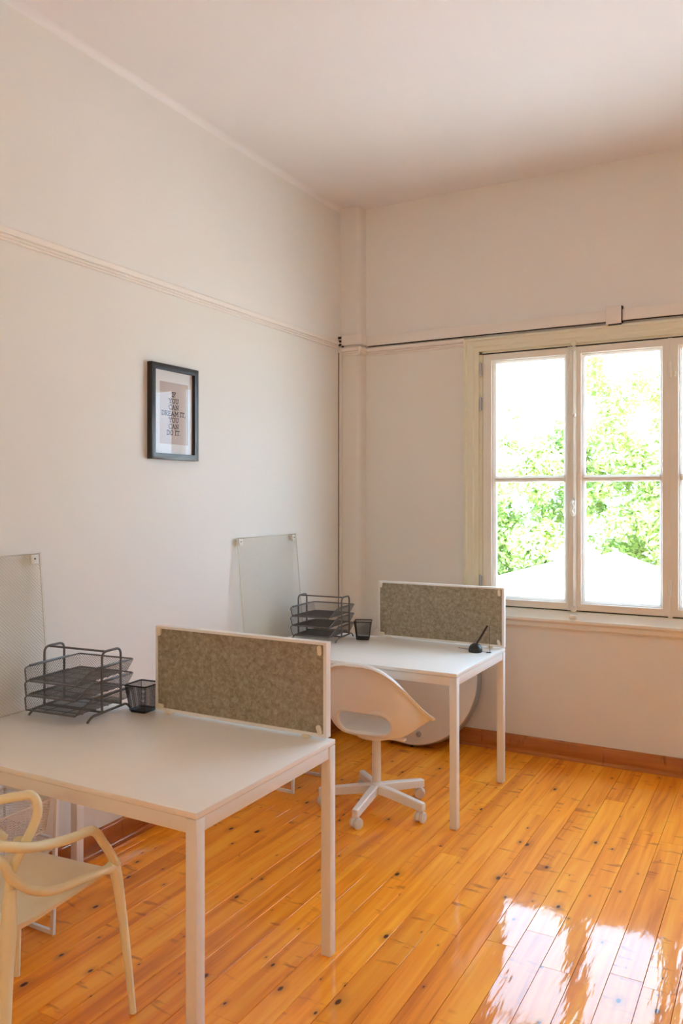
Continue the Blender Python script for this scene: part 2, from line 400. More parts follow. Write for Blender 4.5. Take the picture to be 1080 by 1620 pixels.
# picture rail: flat band with three beads
def railprof(z0):
    return [(0, z0), (0.010, z0 + .001), (0.013, z0 + .006), (0.010, z0 + .0105), (0.005, z0 + .012), (0.012, z0 + .0135), (0.016, z0 + .019), (0.012, z0 + .0245),
            (0.007, z0 + .026), (0.015, z0 + .028), (0.019, z0 + .034), (0.019, z0 + .050), (0.014, z0 + .054), (0, z0 + .055)]
struct(MB().sweep(railprof(2.582), (0, YF), (0, 4.770), (1, 0)), 'trim_1', M['trimw'])
struct(MB().sweep(railprof(2.540), (0, 4.815), (0.150, 4.815), (0, -1)).sweep(railprof(2.540), (0.150, 4.80), (0.150, YB), (1, 0)).sweep(railprof(2.540), (0.15, YB), (0.872, YB), (0, -1)).sweep(railprof(2.540), (3.324, YB), (XR, YB), (0, -1)), 'trim_2', M['trimw'])

# cable trunking over the rail and down the corner
tr = thing('cable_trunking', 'white plastic cable trunking running over the window and down the corner', 'trunking', (0, YB, 0))
def tk(mb, name, mat): return mb.obj(name, mat, tr)
tk(MB().bbox(0.165, 3.4, -0.028, -0.001, 2.603, 2.668, .002), 'long_cover', M['trunk'])
tk(MB().bbox(0.030, 0.178, -0.113, -0.086, 2.607, 2.672, .002).bbox(0.151, 0.180, -0.112, -0.001, 2.606, 2.671, .002), 'corner_cover', M['trunk'])
tk(MB().box(0.180, 3.4, -0.0262, -0.002, 2.6013, 2.603), 'gap_shade_strip', M['gap'])  # dark strip standing in for the shaded gap under the cover
jb = tk(MB().bbox(1.752, 1.838, -0.042, -0.002, 2.585, 2.690, .003), 'junction_cover', M['trunk'])
tk(MB().box(1.838, 1.843, -0.036, -0.002, 2.590, 2.688).box(1.765, 1.840, -0.039, -0.004, 2.579, 2.585), 'cover_gap', M['gap'])
tk(MB().bbox(0.001, 0.020, -0.106, -0.087, 0.11, 2.60, .002), 'down_strip', M['trunk'])
tk(MB().box(0.0005, 0.004, -0.109, -0.105, 0.11, 2.56), 'down_gap', M['gap'])
op = tk(MB().box(0.001, 0.0305, -0.1145, -0.086, 2.600, 2.672), 'open_end', M['gap'])
for za, zb in ((2.600, 2.604), (2.620, 2.627), (2.644, 2.651), (2.668, 2.673)): MB().box(0.0005, 0.0308, -0.1155, -0.112, za, zb).obj('inner_rail', M['trunk'], op)
MB().box(0.0275, 0.0308, -0.1155, -0.112, 2.600, 2.673).obj('inner_rail', M['trunk'], op)

# ------------------------------------------------------------------ window_1
win = tag(empty('window_1', (0, YB, 0)), kind='structure')
def wp(mb, name, mat, parent=None, smooth=35): return mb.obj(name, mat, parent or win, smooth)
XM = 2.098
# casing: stepped architrave on three sides
cas = MB(); CX0, CX1, CZT = 0.873, 2 * XM - 0.873, 2.582
prof = [(0, 0.0), (0, -0.030), (0.14, -0.034), (0.24, -0.026), (0.62, -0.024), (0.70, -0.018), (1.0, -0.014), (1.0, 0.05)]
wd = 0.094
for f0, f1 in zip(prof[:-1], prof[1:]):
    a = [(CX0 + wd * f0[0], f0[1], 0.80), (CX0 + wd * f0[0], f0[1], CZT - 0.083 * f0[0]), (CX1 - wd * f0[0], f0[1], CZT - 0.083 * f0[0]), (CX1 - wd * f0[0], f0[1], 0.80)]
    b = [(CX0 + wd * f1[0], f1[1], 0.80), (CX0 + wd * f1[0], f1[1], CZT - 0.083 * f1[0]), (CX1 - wd * f1[0], f1[1], CZT - 0.083 * f1[0]), (CX1 - wd * f1[0], f1[1], 0.80)]
    for i in range(3): cas.add([a[i], a[i + 1], b[i + 1], b[i]], [(0, 1, 2, 3)])
wp(cas, 'casing', M['casing'], smooth=25)
# jamb frame behind the sashes
wp(MB().box(WX0, WX0 + .02, .0, .20, WZ0, WZ1).box(WX1 - .02, WX1, .0, .20, WZ0, WZ1).box(WX0, WX1, .0, .20, WZ1 - .016, WZ1).box(WX0, WX1, .0, .20, WZ0, WZ0 + .03), 'jamb', M['casing'])
# stool + apron
wp(MB().sweep([(0, 0.78), (0.018, 0.782), (0.022, 0.79), (0.022, 0.812), (0.034, 0.818), (0.040, 0.826), (0.040, 0.840), (0.030, 0.848), (0.012, 0.884), (0, 0.887), (-0.05, 0.887), (-0.05, 0.78)], (CX0 - .01, 0), (CX1 + .01, 0), (0, -1)), 'sill', M['sash'], smooth=25)
wp(MB().box(XM - .012, XM + .012, .001, .06, 0.89, WZ1 - .016), 'mullion', M['sash'])
wp(MB().box(WX0 + .02, WX1 - .02, .012, .06, 0.886, 0.896).box(WX0, WX1, -.002, .04, 2.4815, 2.486), 'sash_gap', M['gap'])
GM = 1.691
def sash(x0, x1, z0, z1, w):
    pr = [(0, .046), (0, .004), (0.05, .0), (0.68, .0), (0.74, .006), (0.80, .007), (1.0, .020), (1.0, .046)]
    m = MB().ring(x0, x1, z0, z1, w, pr)
    gx0, gx1 = x0 + w[0], x1 - w[1]
    m.sweep([(-.046, GM - .013), (-.020, GM - .022), (-.010, GM - .018), (-.006, GM - .010), (-.004, GM - .008), (-.004, GM + .004), (-.010, GM + .010), (-.020, GM + .019), (-.046, GM + .016)], (gx0 - .004, 0), (gx1 + .004, 0), (0, -1))
    o = wp(m, 'sash', M['sash'], smooth=25)
    MB().box(gx0 - .004, gx1 + .004, .030, .034, z0 + w[2] - .004, GM - .014).obj('glass_pane', M['glass'], o)
    MB().box(gx0 - .004, gx1 + .004, .030, .034, GM + .010, z1 - w[3] + .004).obj('glass_pane', M['glass'], o)
    return o
Z0, Z1 = 0.897, 2.480
s1 = sash(0.988, 1.552, Z0, Z1, (0.083, 0.058, 0.061, 0.062))
s2 = sash(1.558, 2.097, Z0, Z1, (0.062, 0.059, 0.061, 0.062))
s3 = sash(2.099, 2 * XM - 1.558, Z0, Z1, (0.059, 0.062, 0.061, 0.062))
s4 = sash(2 * XM - 1.552, 2 * XM - 0.988, Z0, Z1, (0.058, 0.083, 0.061, 0.062))
# cover strips + espagnolette bolt of each pair
for xc in (1.556, 2 * XM - 1.556):
    cs = wp(MB().sweep([(0, 0), (.004, 0.0), (.012, .0), (.012, 0.0)], (0, 0), (0, 0), (0, -1)) if False else MB().bbox(xc - .034, xc + .018, -.012, .002, Z0, Z1, .003).bbox(xc - .020, xc + .016, -.017, -.010, Z0, Z1, .003), 'cover_strip', M['sash'])
    rod = wp(MB().tube([(xc + .006, -.024, Z0 - .01), (xc + .006, -.024, Z1 + .006)], .0045, 10), 'bolt_rod', M['sash'])
    MB().lathe([(.004, 0), (.013, .002), (.015, .008), (.012, .015), (.004, .018)], 18, (xc + .006, -.018, 2.068), 'y').obj('guide_knob', M['sash'], rod)
    hd = MB()
    hd.bbox(xc - .008, xc + .020, -.030, -.014, 1.468, 1.562, .006)
    hd.tube(smoothpath([(xc + .006, -.030, 1.556), (xc + .000, -.046, 1.54), (xc + .010, -.050, 1.52), (xc + .000, -.050, 1.50), (xc + .008, -.044, 1.478), (xc + .006, -.034, 1.468)], 6), .0075, 10)
    hd.obj('bolt_handle', M['sash'], rod)
    for za in (1.562, 1.452): MB().box(xc + .002, xc + .010, -.026, -.018, za, za + .015).obj('handle_slot', M['gap'], rod)
    MB().lathe([(.016, -.004), (.018, .010), (.014, .014)], 16, (xc + .006, -.012, Z1 + .018), 'y').obj('top_keeper', M['casing'], rod)
    MB().bbox(xc - .006, xc + .018, -.030, -.014, Z1 - .03, Z1 - .008, .004).obj('top_guide', M['sash'], rod)
    MB().lathe([(.018, -.004), (.020, .012), (.014, .016)], 16, (xc + .006, -.014, Z0 + .012), 'y').bbox(xc - .014, xc + .026, -.050, -.020, Z0 - .046, Z0 - .022, .006).obj('bottom_keeper', M['sash'], rod)
# hinges
for z in (2.385, 2.166, 1.041):
    MB().tube([(0.980, -.020, z - .045), (0.980, -.020, z + .045)], .0065, 10).box(0.970, 0.990, -.016, -.013, z - .040, z + .040).obj('hinge', M['chrome'], s1)
for z in (2.30, 1.06):
    MB().tube([(XM, -.008, z - .045), (XM, -.008, z + .045)], .008, 10).obj('hinge', M['sash'], s2)
MB().bbox(2.118, 2.126, -.012, .002, 2.262, 2.292, .002).obj('catch_plate', M['casing'], s3)

# pendant lamp added unseen behind the camera, warm fill for camera-facing surfaces
LX, LY, LZ = 2.5, -2.7, 2.45
pl = thing('fill_lamp', 'unseen pendant lamp added for warm fill in the front half of the room', 'lamp', (LX, LY, LZ))
MB().lathe([(.045, HC - LZ - .03), (.05, HC - LZ - .002)], 20).obj('ceiling_rose', M['trimw'], pl)
MB().tube([(0, 0, .16), (0, 0, HC - LZ - .02)], .004, 8).obj('cord', M['black'], pl)
MB().lathe([(.20, .0), (.17, .07), (.10, .13), (.03, .17), (.028, .165), (.095, .125), (.165, .066), (.195, .0)], 32).obj('lamp_shade', M['trimw'], pl)
MB().lathe([(.004, -.035), (.026, -.022), (.034, .0), (.026, .03), (.014, .06), (.014, .10)], 20, (0, 0, .06)).obj('bulb', M['bulb'], pl)
ld = bpy.data.lights.new('fill_light', 'POINT'); lo = bpy.data.objects.new('fill_light', ld); COL.objects.link(lo)  # warm fill light belonging to the added lamp
lo.location = (LX, LY, LZ - .06); ld.energy = 46.0; ld.color = (1.0, 0.82, 0.56); ld.shadow_soft_size = 0.06

# ------------------------------------------------------------------ desks
def make_desk(loc, label):
    t = thing('desk', label, 'desk', loc, 0, 'white desks')      # origin: left front corner on the floor
    L, D, H, w = 1.25, 0.75, 0.74, 0.037
    MB().bbox(0, L, 0, D, H - 0.017, H, .0018).obj('tabletop', M['white'], t)
    a = MB()
    for (x0, x1, y0, y1) in ((w, L - w, .004, .026), (w, L - w, D - .026, D - .004), (.004, .026, w, D - w), (L - .026, L - .004, w, D - w)):
        a.bbox(x0, x1, y0, y1, H - 0.060, H - 0.0195, .002)
    a.obj('apron', M['steelw'], t)
    for x0 in (0, L - w):
        for y0 in (0, D - w): MB().bbox(x0, x0 + w, y0, y0 + w, 0.0, H - 0.0195, .0025).obj('leg', M['steelw'], t)
    return t
D1 = make_desk((0.062, 1.679, 0), 'white desk nearest the camera with cream armchair drawn up to it')
D2 = copy_tree(D1); D2.location = (0.062, 3.594, 0); D2['label'] = 'white desk farther back by the window with swivel chair at it'

def make_divider(loc, label):
    """white framed felt screen standing on the back edge of a desk; origin = left bottom, front face y = 0"""
    t = thing('desk_divider', label, 'divider', loc, 0, 'felt desk dividers')
    L, H, th = 0.772, 0.330, 0.030
    MB().ring(0, L, 0, H, (.010, .012, .012, .010), [(0, th), (0, .001), (.1, 0), (1, 0), (1, .006), (1, th)]).obj('frame', M['steelw'], t)
    MB().box(.0095, L - .0115, .006, th - .002, .0115, H - .0095).obj('felt_panel', M['felt'], t)
    for x, z, an in ((.018, H - .022, -5), (L - .028, H - .030, 5), (.022, .018, 85), (L - .030, .024, 20)):
        c = MB(); n = 20; pts = []
        for i in range(n):
            a = 2 * math.pi * i / n; u = .0085 * math.cos(a); v = .0085 * math.sin(a) + (.009 if math.sin(a) > 0 else -.009)
            ca, sa = math.cos(R(an)), math.sin(R(an)); pts.append((x + u * ca - v * sa, z + u * sa + v * ca))
        c.add([(p[0], 0.006, p[1]) for p in pts] + [(p[0], -.001, p[1]) for p in pts] + [(x + (p[0] - x) * .8, -.0028, z + (p[1] - z) * .8) for p in pts],
              [(i, (i + 1) % n, n + (i + 1) % n, n + i) for i in range(n)] + [(n + i, n + (i + 1) % n, 2 * n + (i + 1) % n, 2 * n + i) for i in range(n)] + [tuple(range(2 * n, 3 * n))])
        c.obj('corner_clip', M['clip'], t)
    for x in (.07, L - .08): MB().bbox(x - .014, x + .014, -.010, .024, -.0068, .004, .002).obj('foot_clip', M['clip'], t)
    return t
V1 = make_divider((0.521, 2.398, 0.7470), 'grey felt desk divider in white frame on the nearest desk')
V2 = copy_tree(V1); V2.location = (0.543, 4.310, 0.7470); V2['label'] = 'grey felt desk divider in front of the window sill on farther desk'

# ------------------------------------------------------------------ letter trays
def make_tray(loc, rz, label):
    t = thing('letter_tray', label, 'letter tray', loc, rz, 'three-tier wire letter trays')
    def bend(p, r=0.02):   # round the corners of a polyline
        out = [Vector(p[0])]
        for a, b, c in zip(p[:-2], p[1:-1], p[2:]):
            a, b, c = Vector(a), Vector(b), Vector(c); d1 = (a - b).normalized(); d2 = (c - b).normalized(); rr = min(r, (a - b).length * .45, (c - b).length * .45)
            for i in range(6):
                u = i / 5; out.append((b + d1 * rr) * (1 - u) ** 2 + b * 2 * u * (1 - u) + (b + d2 * rr) * u * u)
        out.append(Vector(p[-1])); return out
    for s in (-1, 1):
        x = s * .142; m = MB()
        m.tube(bend([(x, -.054, .020), (x, -.054, .252), (x, .054, .252), (x, .054, .022)], .028), .0048, 8)
        m.tube(bend([(x, -.135, .0045), (x, -.108, .022), (x, .088, .026), (x, .112, .0045)], .02), .0048, 8)
        m.obj('side_frame', M['dark'], t)
    for y, z in ((-.028, .250), (.054, .034), (-.050, .024)): MB().tube([(-.142, y, z), (.142, y, z)], .0042, 8).obj('cross_bar', M['dark'], t)
    for zr in (.192, .137, .082):
        zf = zr - .047; a, b = .138, .118        # half widths: rim, floor
        yf, yb, ys = -.172, .122, -.125         # front lip, back wall foot, where the side rim starts
        rim = [(-b, yf, zf), (-a, ys - .03, zr - .004), (-a, ys + .02, zr), (-a, .135, zr), (a, .135, zr), (a, ys + .02, zr), (b + .008, ys - .01, zf + .016), (b, yf, zf)]
        rim = [(-b, yf, zf), (-a, -.158, zr - .006), (-a, -.145, zr), (-a, .137, zr), (a, .137, zr), (a, -.105, zr), (a - .008, -.125, zr - .014), (b, yf, zf)]
        tr_ = MB().tube(bend(rim, .012), .0032, 6).tube([(-b, yf, zf), (b, yf, zf)], .0032, 6).obj('tray', M['dark'], t)
        m = MB()
        m.mesh_sheet([(-b, yf, zf), (b, yf, zf), (b, yb, zf), (-b, yb, zf)], .0074, .0011, 35)
        m.mesh_sheet([(-b, yf, zf), (-a, -.158, zr - .006), (-a, -.145, zr), (-a, .137, zr), (-b, yb, zf)], .0074, .0011, 35)
        m.mesh_sheet([(b, yf, zf), (a - .008, -.125, zr - .014), (a, -.105, zr), (a, .137, zr), (b, yb, zf)], .0074, .0011, 35)
        m.mesh_sheet([(-b, yb, zf), (b, yb, zf), (a, .137, zr), (-a, .137, zr)], .0074, .0011, 35)
        m.obj('wire_mesh', M['dark'], tr_, smooth=0)
        MB().bbox(-a - .004, -a + .006, -.135, .075, zr - .003, zr + .006, .002).obj('rim_clip', M['dark'], tr_)
        MB().bbox(a - .006, a + .004, -.09, .10, zr - .003, zr + .006, .002).obj('rim_clip', M['dark'], tr_)
        st = MB()
        for i in range(4): st.tube([(-b, -.13 + i * .07, zf - .002), (b, -.13 + i * .07, zf - .002)], .0018, 6)
        for i in (-1, 1): st.tube([(i * .045, yf, zf - .002), (i * .045, yb, zf - .002)], .0018, 6)
        st.obj('floor_brace', M['dark'], tr_)
    return t
T1 = make_tray((0.270, 2.262, 0.7402), R(5.2), 'dark wire letter tray on the nearest desk beside felt divider')
T2 = copy_tree(T1); T2.location = (0.268, 4.136, 0.7402); T2.rotation_euler = (0, 0, R(4.0)); T2['label'] = 'dark wire letter tray on the farther desk near the corner'

def make_cup(loc, rz, label):
    t = thing('pen_cup', label, 'pen cup', loc, rz, 'wire mesh pen cups')
    a, b, h = .049, .036, .106
    def sq(r, z, c=.007): return [(r - c, -r, z), (r, -r + c, z), (r, r - c, z), (r - c, r, z), (-r + c, r, z), (-r, r - c, z), (-r, -r + c, z), (-r + c, -r, z)]
    MB().tube(sq(a + .002, h), .0030, 8, True).obj('rim', M['black'], t)
    MB().add(sq(b, .0) + sq(b + .004, .010) + sq(b + .001, .010) + sq(b - .002, .003), [tuple(range(7, -1, -1))] + [(i, (i + 1) % 8, 8 + (i + 1) % 8, 8 + i) for i in range(8)] + [(8 + i, 8 + (i + 1) % 8, 16 + (i + 1) % 8, 16 + i) for i in range(8)] + [(16 + i, 16 + (i + 1) % 8, 24 + (i + 1) % 8, 24 + i) for i in range(8)] + [tuple(range(24, 32))]).obj('base', M['black'], t)
    m = MB()
    for q in range(4):
        c, s = math.cos(q * math.pi / 2), math.sin(q * math.pi / 2); rot = lambda p: (p[0] * c - p[1] * s, p[0] * s + p[1] * c, p[2])
        m.mesh_sheet([rot(p) for p in ((-b, -b, .006), (b, -b, .006), (a, -a, h), (-a, -a, h))], .0036, .0010, 45)
        m.tube([rot((b, -b, .006)), rot((a, -a, h))], .0012, 6)
    m.obj('wire_mesh', M['black'], t, smooth=0)
    return t
C1 = make_cup((0.470, 2.385, 0.7402), R(4), 'black mesh pen cup left of the nearest felt divider')
C2 = copy_tree(C1); C2.location = (0.490, 4.215, 0.7402); C2.rotation_euler = (0, 0, R(22)); C2['label'] = 'black mesh pen cup right of the farther letter tray'

# ------------------------------------------------------------------ leaning mesh panels
def make_panel(y0, label):
    W_, H_ = 0.610, 0.612
    t = thing('mesh_panel', label, 'mesh panel', (0.074, y0, 0.7412), 0, 'cream mesh panels')
    t.rotation_euler = (0, R(-5.3), 0)
    # panel plane: local x = 0, y 0..W, z 0..H
    m = MB(); px, pz = 0.0140, 0.0072         # expanded metal: long way along y
    rowsn = int(H_ / pz)
    sh = []
    ny = int(W_ / (px / 2))
    for r in range(rowsn):
        z = r * pz + pz / 2
        vs = []; fs = []
        for i in range(ny + 1):
            zz = z + (pz / 2 if (i + r) % 2 else -pz / 2); y = min(i * px / 2, W_)
            dx = 0.0012 if (i + r) % 2 else -0.0012
            vs += [(dx - .0008, y, zz - .0012), (dx + .0008, y, zz + .0012)]
        for i in range(ny): fs.append((2 * i, 2 * i + 1, 2 * i + 3, 2 * i + 2))
        m.add(vs, fs)
    o = m.obj('expanded_mesh', M['panelw'], t, smooth=0)
    f = MB(); rr = .0028
    f.tube([(0, rr, rr), (0, W_ - rr, rr), (0, W_ - rr, H_ - rr), (0, rr, H_ - rr)], rr * .8, 8, True)
    f.obj('edge_wire', M['panelw'], t)
    for yy in (W_ - .002, .002):
        m2 = MB()                                             # folded mesh flange on each side
        for i in range(int(H_ / .009)):
            z = .004 + i * .009; sg = 1 if yy > .1 else -1; m2.tube([(0, yy, z), (-.004, yy + sg * .013, z + .0045), (0, yy, z + .009)], .0012, 4)
        m2.obj('side_flange', M['panelw'], t, smooth=0)
    for yy in (.030, W_ - .030):
        p = MB().bbox(-.001, .005, yy - .019, yy + .019, H_ - .044, H_ - .004, .003).obj('corner_plate', M['panelw'], t)
        MB().lathe([(.0035, .0), (.0035, .0065)], 14, (0, yy, H_ - .022), 'x').obj('screw_hole', M['gap'], p)
    return t
P1 = make_panel(1.662, 'cream mesh panel leaning on the wall behind the nearest letter tray')
P2 = copy_tree(P1); P2.location = (0.074, 3.612, 0.7412); P2['label'] = 'cream mesh panel leaning on the wall above the farther desk'

# ------------------------------------------------------------------ framed print on the left wall (built in the yz plane, facing +x)
fr = thing('picture_frame', 'black framed typographic print on the left wall', 'picture', (0, 3.0925, 1.762), 0)
fr.rotation_euler = (0, 0, R(90))          # local x -> world y, local -y -> world +x
FW, FH = 0.349, 0.466
MB().ring(-FW / 2, FW / 2, 0, FH, (.029, .029, .029, .029), [(0, -.0015), (0, -.029), (.06, -.030), (.96, -.030), (1, -.029), (1, -.0015)]).obj('frame', M['frameb'], fr)
MB().box(-FW / 2 + .02, FW / 2 - .02, -.006, -.002, .02, FH - .02).obj('backing', M['gap'], fr)
MX0, MX1, MZ0, MZ1 = -.098, .109, .078, .382
mt = MB(); ox, oz0, oz1 = FW / 2 - .028, .028, FH - .028
mt.ring(-ox, ox, oz0, oz1, (MX0 + ox, ox - MX1, MZ0 - oz0, oz1 - MZ1), [(0, -.010), (0, -.012), (.985, -.012), (1, -.0095), (1, -.006)], False).obj('mount', M['paper'], fr)
pt = MB().box(MX0 - .004, MX1 + .004, -.0085, -.006, MZ0 - .004, MZ1 + .004).obj('print', M['print'], fr)
MB().box(-FW / 2 + .027, FW / 2 - .027, -.0175, -.0155, .027, FH - .027).obj('glass', M['pglass'], fr)
# lettering: thin slab-serif strokes on a unit cell (x 0..w, y 0..1)
def arcp(cx, cy, rx, ry, a0, a1, n=14): return [(cx + rx * math.cos(R(a0 + (a1 - a0) * i / n)), cy + ry * math.sin(R(a0 + (a1 - a0) * i / n))) for i in range(n + 1)]
def sf(x, y, w=.17): return [(x - w, y), (x + w, y)]
LET = {
 'I': (.36, [[(.18, 0), (.18, 1)], sf(.18, 0), sf(.18, 1)]),
 'F': (.66, [[(.15, 0), (.15, 1)], sf(.15, 0), [(0, 1), (.62, 1), (.62, .82)], [(.15, .52), (.48, .52)], [(.48, .44), (.48, .60)]]),
 'Y': (.86, [[(.43, 0), (.43, .45)], [(.12, 1), (.43, .45), (.74, 1)], sf(.43, 0), sf(.12, 1, .13), sf(.74, 1, .13)]),
 'O': (.86, [arcp(.43, .5, .38, .51, 0, 360, 28)]),
 'U': (.86, [[(.14, 1), (.14, .34)] + arcp(.43, .33, .29, .34, 180, 360, 14) + [(.72, 1)], sf(.14, 1, .14), sf(.72, 1, .14)]),
 'C': (.80, [arcp(.46, .5, .40, .51, 48, 312, 24), [(.73, .70), (.73, 1.0)]]),
 'A': (.90, [[(.10, 0), (.45, 1), (.80, 0)], [(.24, .36), (.66, .36)], sf(.10, 0, .12), sf(.80, 0, .12)]),
 'N': (.90, [[(.14, 0), (.14, 1), (.76, 0), (.76, 1)], sf(.14, 0, .13), [(0, 1), (.14, 1)], sf(.76, 1, .13)]),
 'D': (.84, [[(.14, 0), (.14, 1)], [(0, 1), (.36, 1)] + arcp(.36, .5, .40, .5, 90, -90, 18) + [(0, 0)]]),
 'R': (.84, [[(.14, 0), (.14, 1)], sf(.14, 0, .14), [(0, 1), (.40, 1)] + arcp(.40, .75, .25, .25, 90, -90, 12) + [(.14, .5)], [(.40, .5), (.68, 0), (.82, 0)]]),
 'E': (.72, [[(.14, 0), (.14, 1)], [(0, 1), (.62, 1), (.62, .82)], [(0, 0), (.66, 0), (.66, .20)], [(.14, .52), (.46, .52)], [(.46, .43), (.46, .61)]]),
 'M': (1.06, [[(.14, 0), (.14, 1), (.53, .25), (.92, 1), (.92, 0)], sf(.14, 0, .13), sf(.92, 0, .13), [(0, 1), (.14, 1)], [(.92, 1), (1.06, 1)]]),
 'T': (.78, [[(.39, 0), (.39, 1)], sf(.39, 0), [(.02, .82), (.02, 1), (.76, 1), (.76, .82)]]),
 ',': (.22, [[(.12, .06), (.12, -.02), (.05, -.16)], [(.09, .04), (.15, .04)]]),
 '.': (.22, [[(.11, .0), (.11, .07)], [(.14, .0), (.14, .07)]]), ' ': (.34, [])}
ink = MB(); LH = .0212; SW = .0019
def stroke(p, q):
    a, b = Vector((p[0], p[1])), Vector((q[0], q[1])); d = (b - a)
    if d.length < 1e-6: return
    d.normalize(); n = Vector((-d.y, d.x)) * SW; a = a - d * SW * .6; b = b + d * SW * .6
    c = [a + n, a - n, b - n, b + n]
    ink.add([(v.x, -.0087, v.y) for v in c] + [(v.x, -.0091, v.y) for v in c], [(4, 5, 6, 7), (0, 1, 5, 4), (1, 2, 6, 5), (2, 3, 7, 6), (3, 0, 4, 7)])
SX = 1.22
for row, txt in enumerate(['IF', 'YOU', 'CAN', 'DREAM IT,', 'YOU', 'CAN', 'DO IT.']):
    wsum = sum(LET[c][0] + .10 for c in txt) * LH * SX
    x = .008 - wsum / 2; z = .3143 - row * .0316
    for c in txt:
        w_, st = LET[c]
        for pl in st:
            for p, q in zip(pl[:-1], pl[1:]): stroke((x + p[0] * LH * SX, z + p[1] * LH), (x + q[0] * LH * SX, z + q[1] * LH))
        x += (w_ + .10) * LH * SX
ink.obj('lettering', M['ink'], pt, smooth=0)

# ------------------------------------------------------------------ drawer units under the desks
def make_unit(loc, label):
    """white wire drawer unit; origin on the floor, front faces +x, runs to x = -0.25, y 0..0.31"""
    t = thing('drawer_unit', label, 'drawer unit', loc, 0, 'white wire drawer units')
    for y in (0.006, 0.304):
        b = .0075; m = MB(); h = .56
        path = [(0, y, b), (.022, y, h), (-.252, y, h), (-.252, y, b)]
        for i in range(4):
            p, q = Vector(path[i]), Vector(path[(i + 1) % 4]); d = (q - p).normalized(); n = Vector((-d.z, 0, d.x)) * b; wv = Vector((0, .006, 0)); p = p - d * b; q = q + d * b
            m.add([p + n - wv, p - n - wv, p - n + wv, p + n + wv, q + n - wv, q - n - wv, q - n + wv, q + n + wv], [(0, 1, 2, 3), (7, 6, 5, 4), (0, 4, 5, 1), (1, 5, 6, 2), (2, 6, 7, 3), (3, 7, 4, 0)])
        m.obj('side_frame', M['steelw'], t)
    MB().box(-.256, -.246, .010, .300, .540, .552).obj('back_bar', M['steelw'], t)
    for zt in (.494, .354, .214):
        z0 = zt - .112; y0, y1, x0, x1 = .020, .290, -.235, .006; ix, iy = .014, .012
        d = MB()
        d.tube([(x0, y0, zt), (x1, y0, zt), (x1, y1, zt), (x0, y1, zt)], .0045, 8, True)
        d.tube([(x0 + ix, y0 + iy, z0), (x1 - ix, y0 + iy, z0), (x1 - ix, y1 - iy, z0), (x0 + ix, y1 - iy, z0)], .0026, 8, True)
        for (xa, ya, xb, yb_) in ((x1, y0, x1 - ix, y0 + iy), (x1, y1, x1 - ix, y1 - iy), (x0, y0, x0 + ix, y0 + iy), (x0, y1, x0 + ix, y1 - iy)): d.tube([(xa, ya, zt), (xb, yb_, z0)], .0026, 8)
        d = d.obj('drawer', M['steelw'], t)
        m = MB(); A = [(x0, y0), (x1, y0), (x1, y1), (x0, y1)]; B = [(x0 + ix, y0 + iy), (x1 - ix, y0 + iy), (x1 - ix, y1 - iy), (x0 + ix, y1 - iy)]
        for i in range(4):
            j = (i + 1) % 4; m.mesh_sheet([(*B[i], z0), (*B[j], z0), (*A[j], zt), (*A[i], zt)], .0085, .0021, 14)
        m.mesh_sheet([(*p, z0) for p in B], .0085, .0021, 14)
        m.obj('wire_mesh', M['steelw'], d, smooth=0)
        for ya in (.0125, .2915): MB().bbox(x0, x1 - .01, ya, ya + .006, zt - .006, zt + .004, .001).obj('runner', M['steelw'], d)
    return t
U1 = make_unit((0.363, 1.731, 0), 'white wire drawer unit under the nearest desk behind armchair')
U2 = copy_tree(U1); U2.location = (0.378, 3.614, 0); U2['label'] = 'white wire drawer unit under the farther desk, only its feet showing'

# ------------------------------------------------------------------ cream armchair with woven-line back
ac = thing('armchair', 'cream plastic armchair with looping tube back at the nearest desk', 'armchair', (0.72, 1.591, 0), R(5.2))
mir = lambda pts: [(-x - .07, y, z) for x, y, z in reversed(pts)]
def backtube(name, right, center, r, ends=None):
    pts = right + center + mir(right); sp = smoothpath(pts, 8); k = len(sp)
    rr = [r * (1 + (0.30 * max(0, 1 - min(i, k - 1 - i) / 6.0))) for i in range(k)]
    return MB().tube(sp, rr, 14).obj(name, M['cream'], ac)
backtube('back_loop', [(.192, -.222, .40), (.183, -.206, .50), (.178, -.196, .585), (.200, -.183, .655), (.2275, -.170, .715), (.240, -.163, .765), (.226, -.168, .800), (.190, -.192, .800)], [(.10, -.235, .783), (0, -.252, .776), (-.10, -.235, .783)], .0122)
backtube('arm_loop', [(.193, .200, .462), (.205, .166, .508), (.222, .108, .572), (.238, .062, .618), (.250, .020, .641), (.254, -.05, .650), (.252, -.13, .664), (.246, -.195, .680), (.222, -.245, .697)], [(.13, -.285, .708), (0, -.300, .712), (-.13, -.285, .708)], .0130)
backtube('lower_loop', [(.193, .196, .458), (.200, .10, .474), (.202, .03, .487), (.202, -.065, .503), (.202, -.135, .533), (.199, -.178, .566), (.194, -.213, .604), (.186, -.232, .645)], [(.12, -.275, .695), (.0, -.296, .650), (-.12, -.275, .695)], .0122)
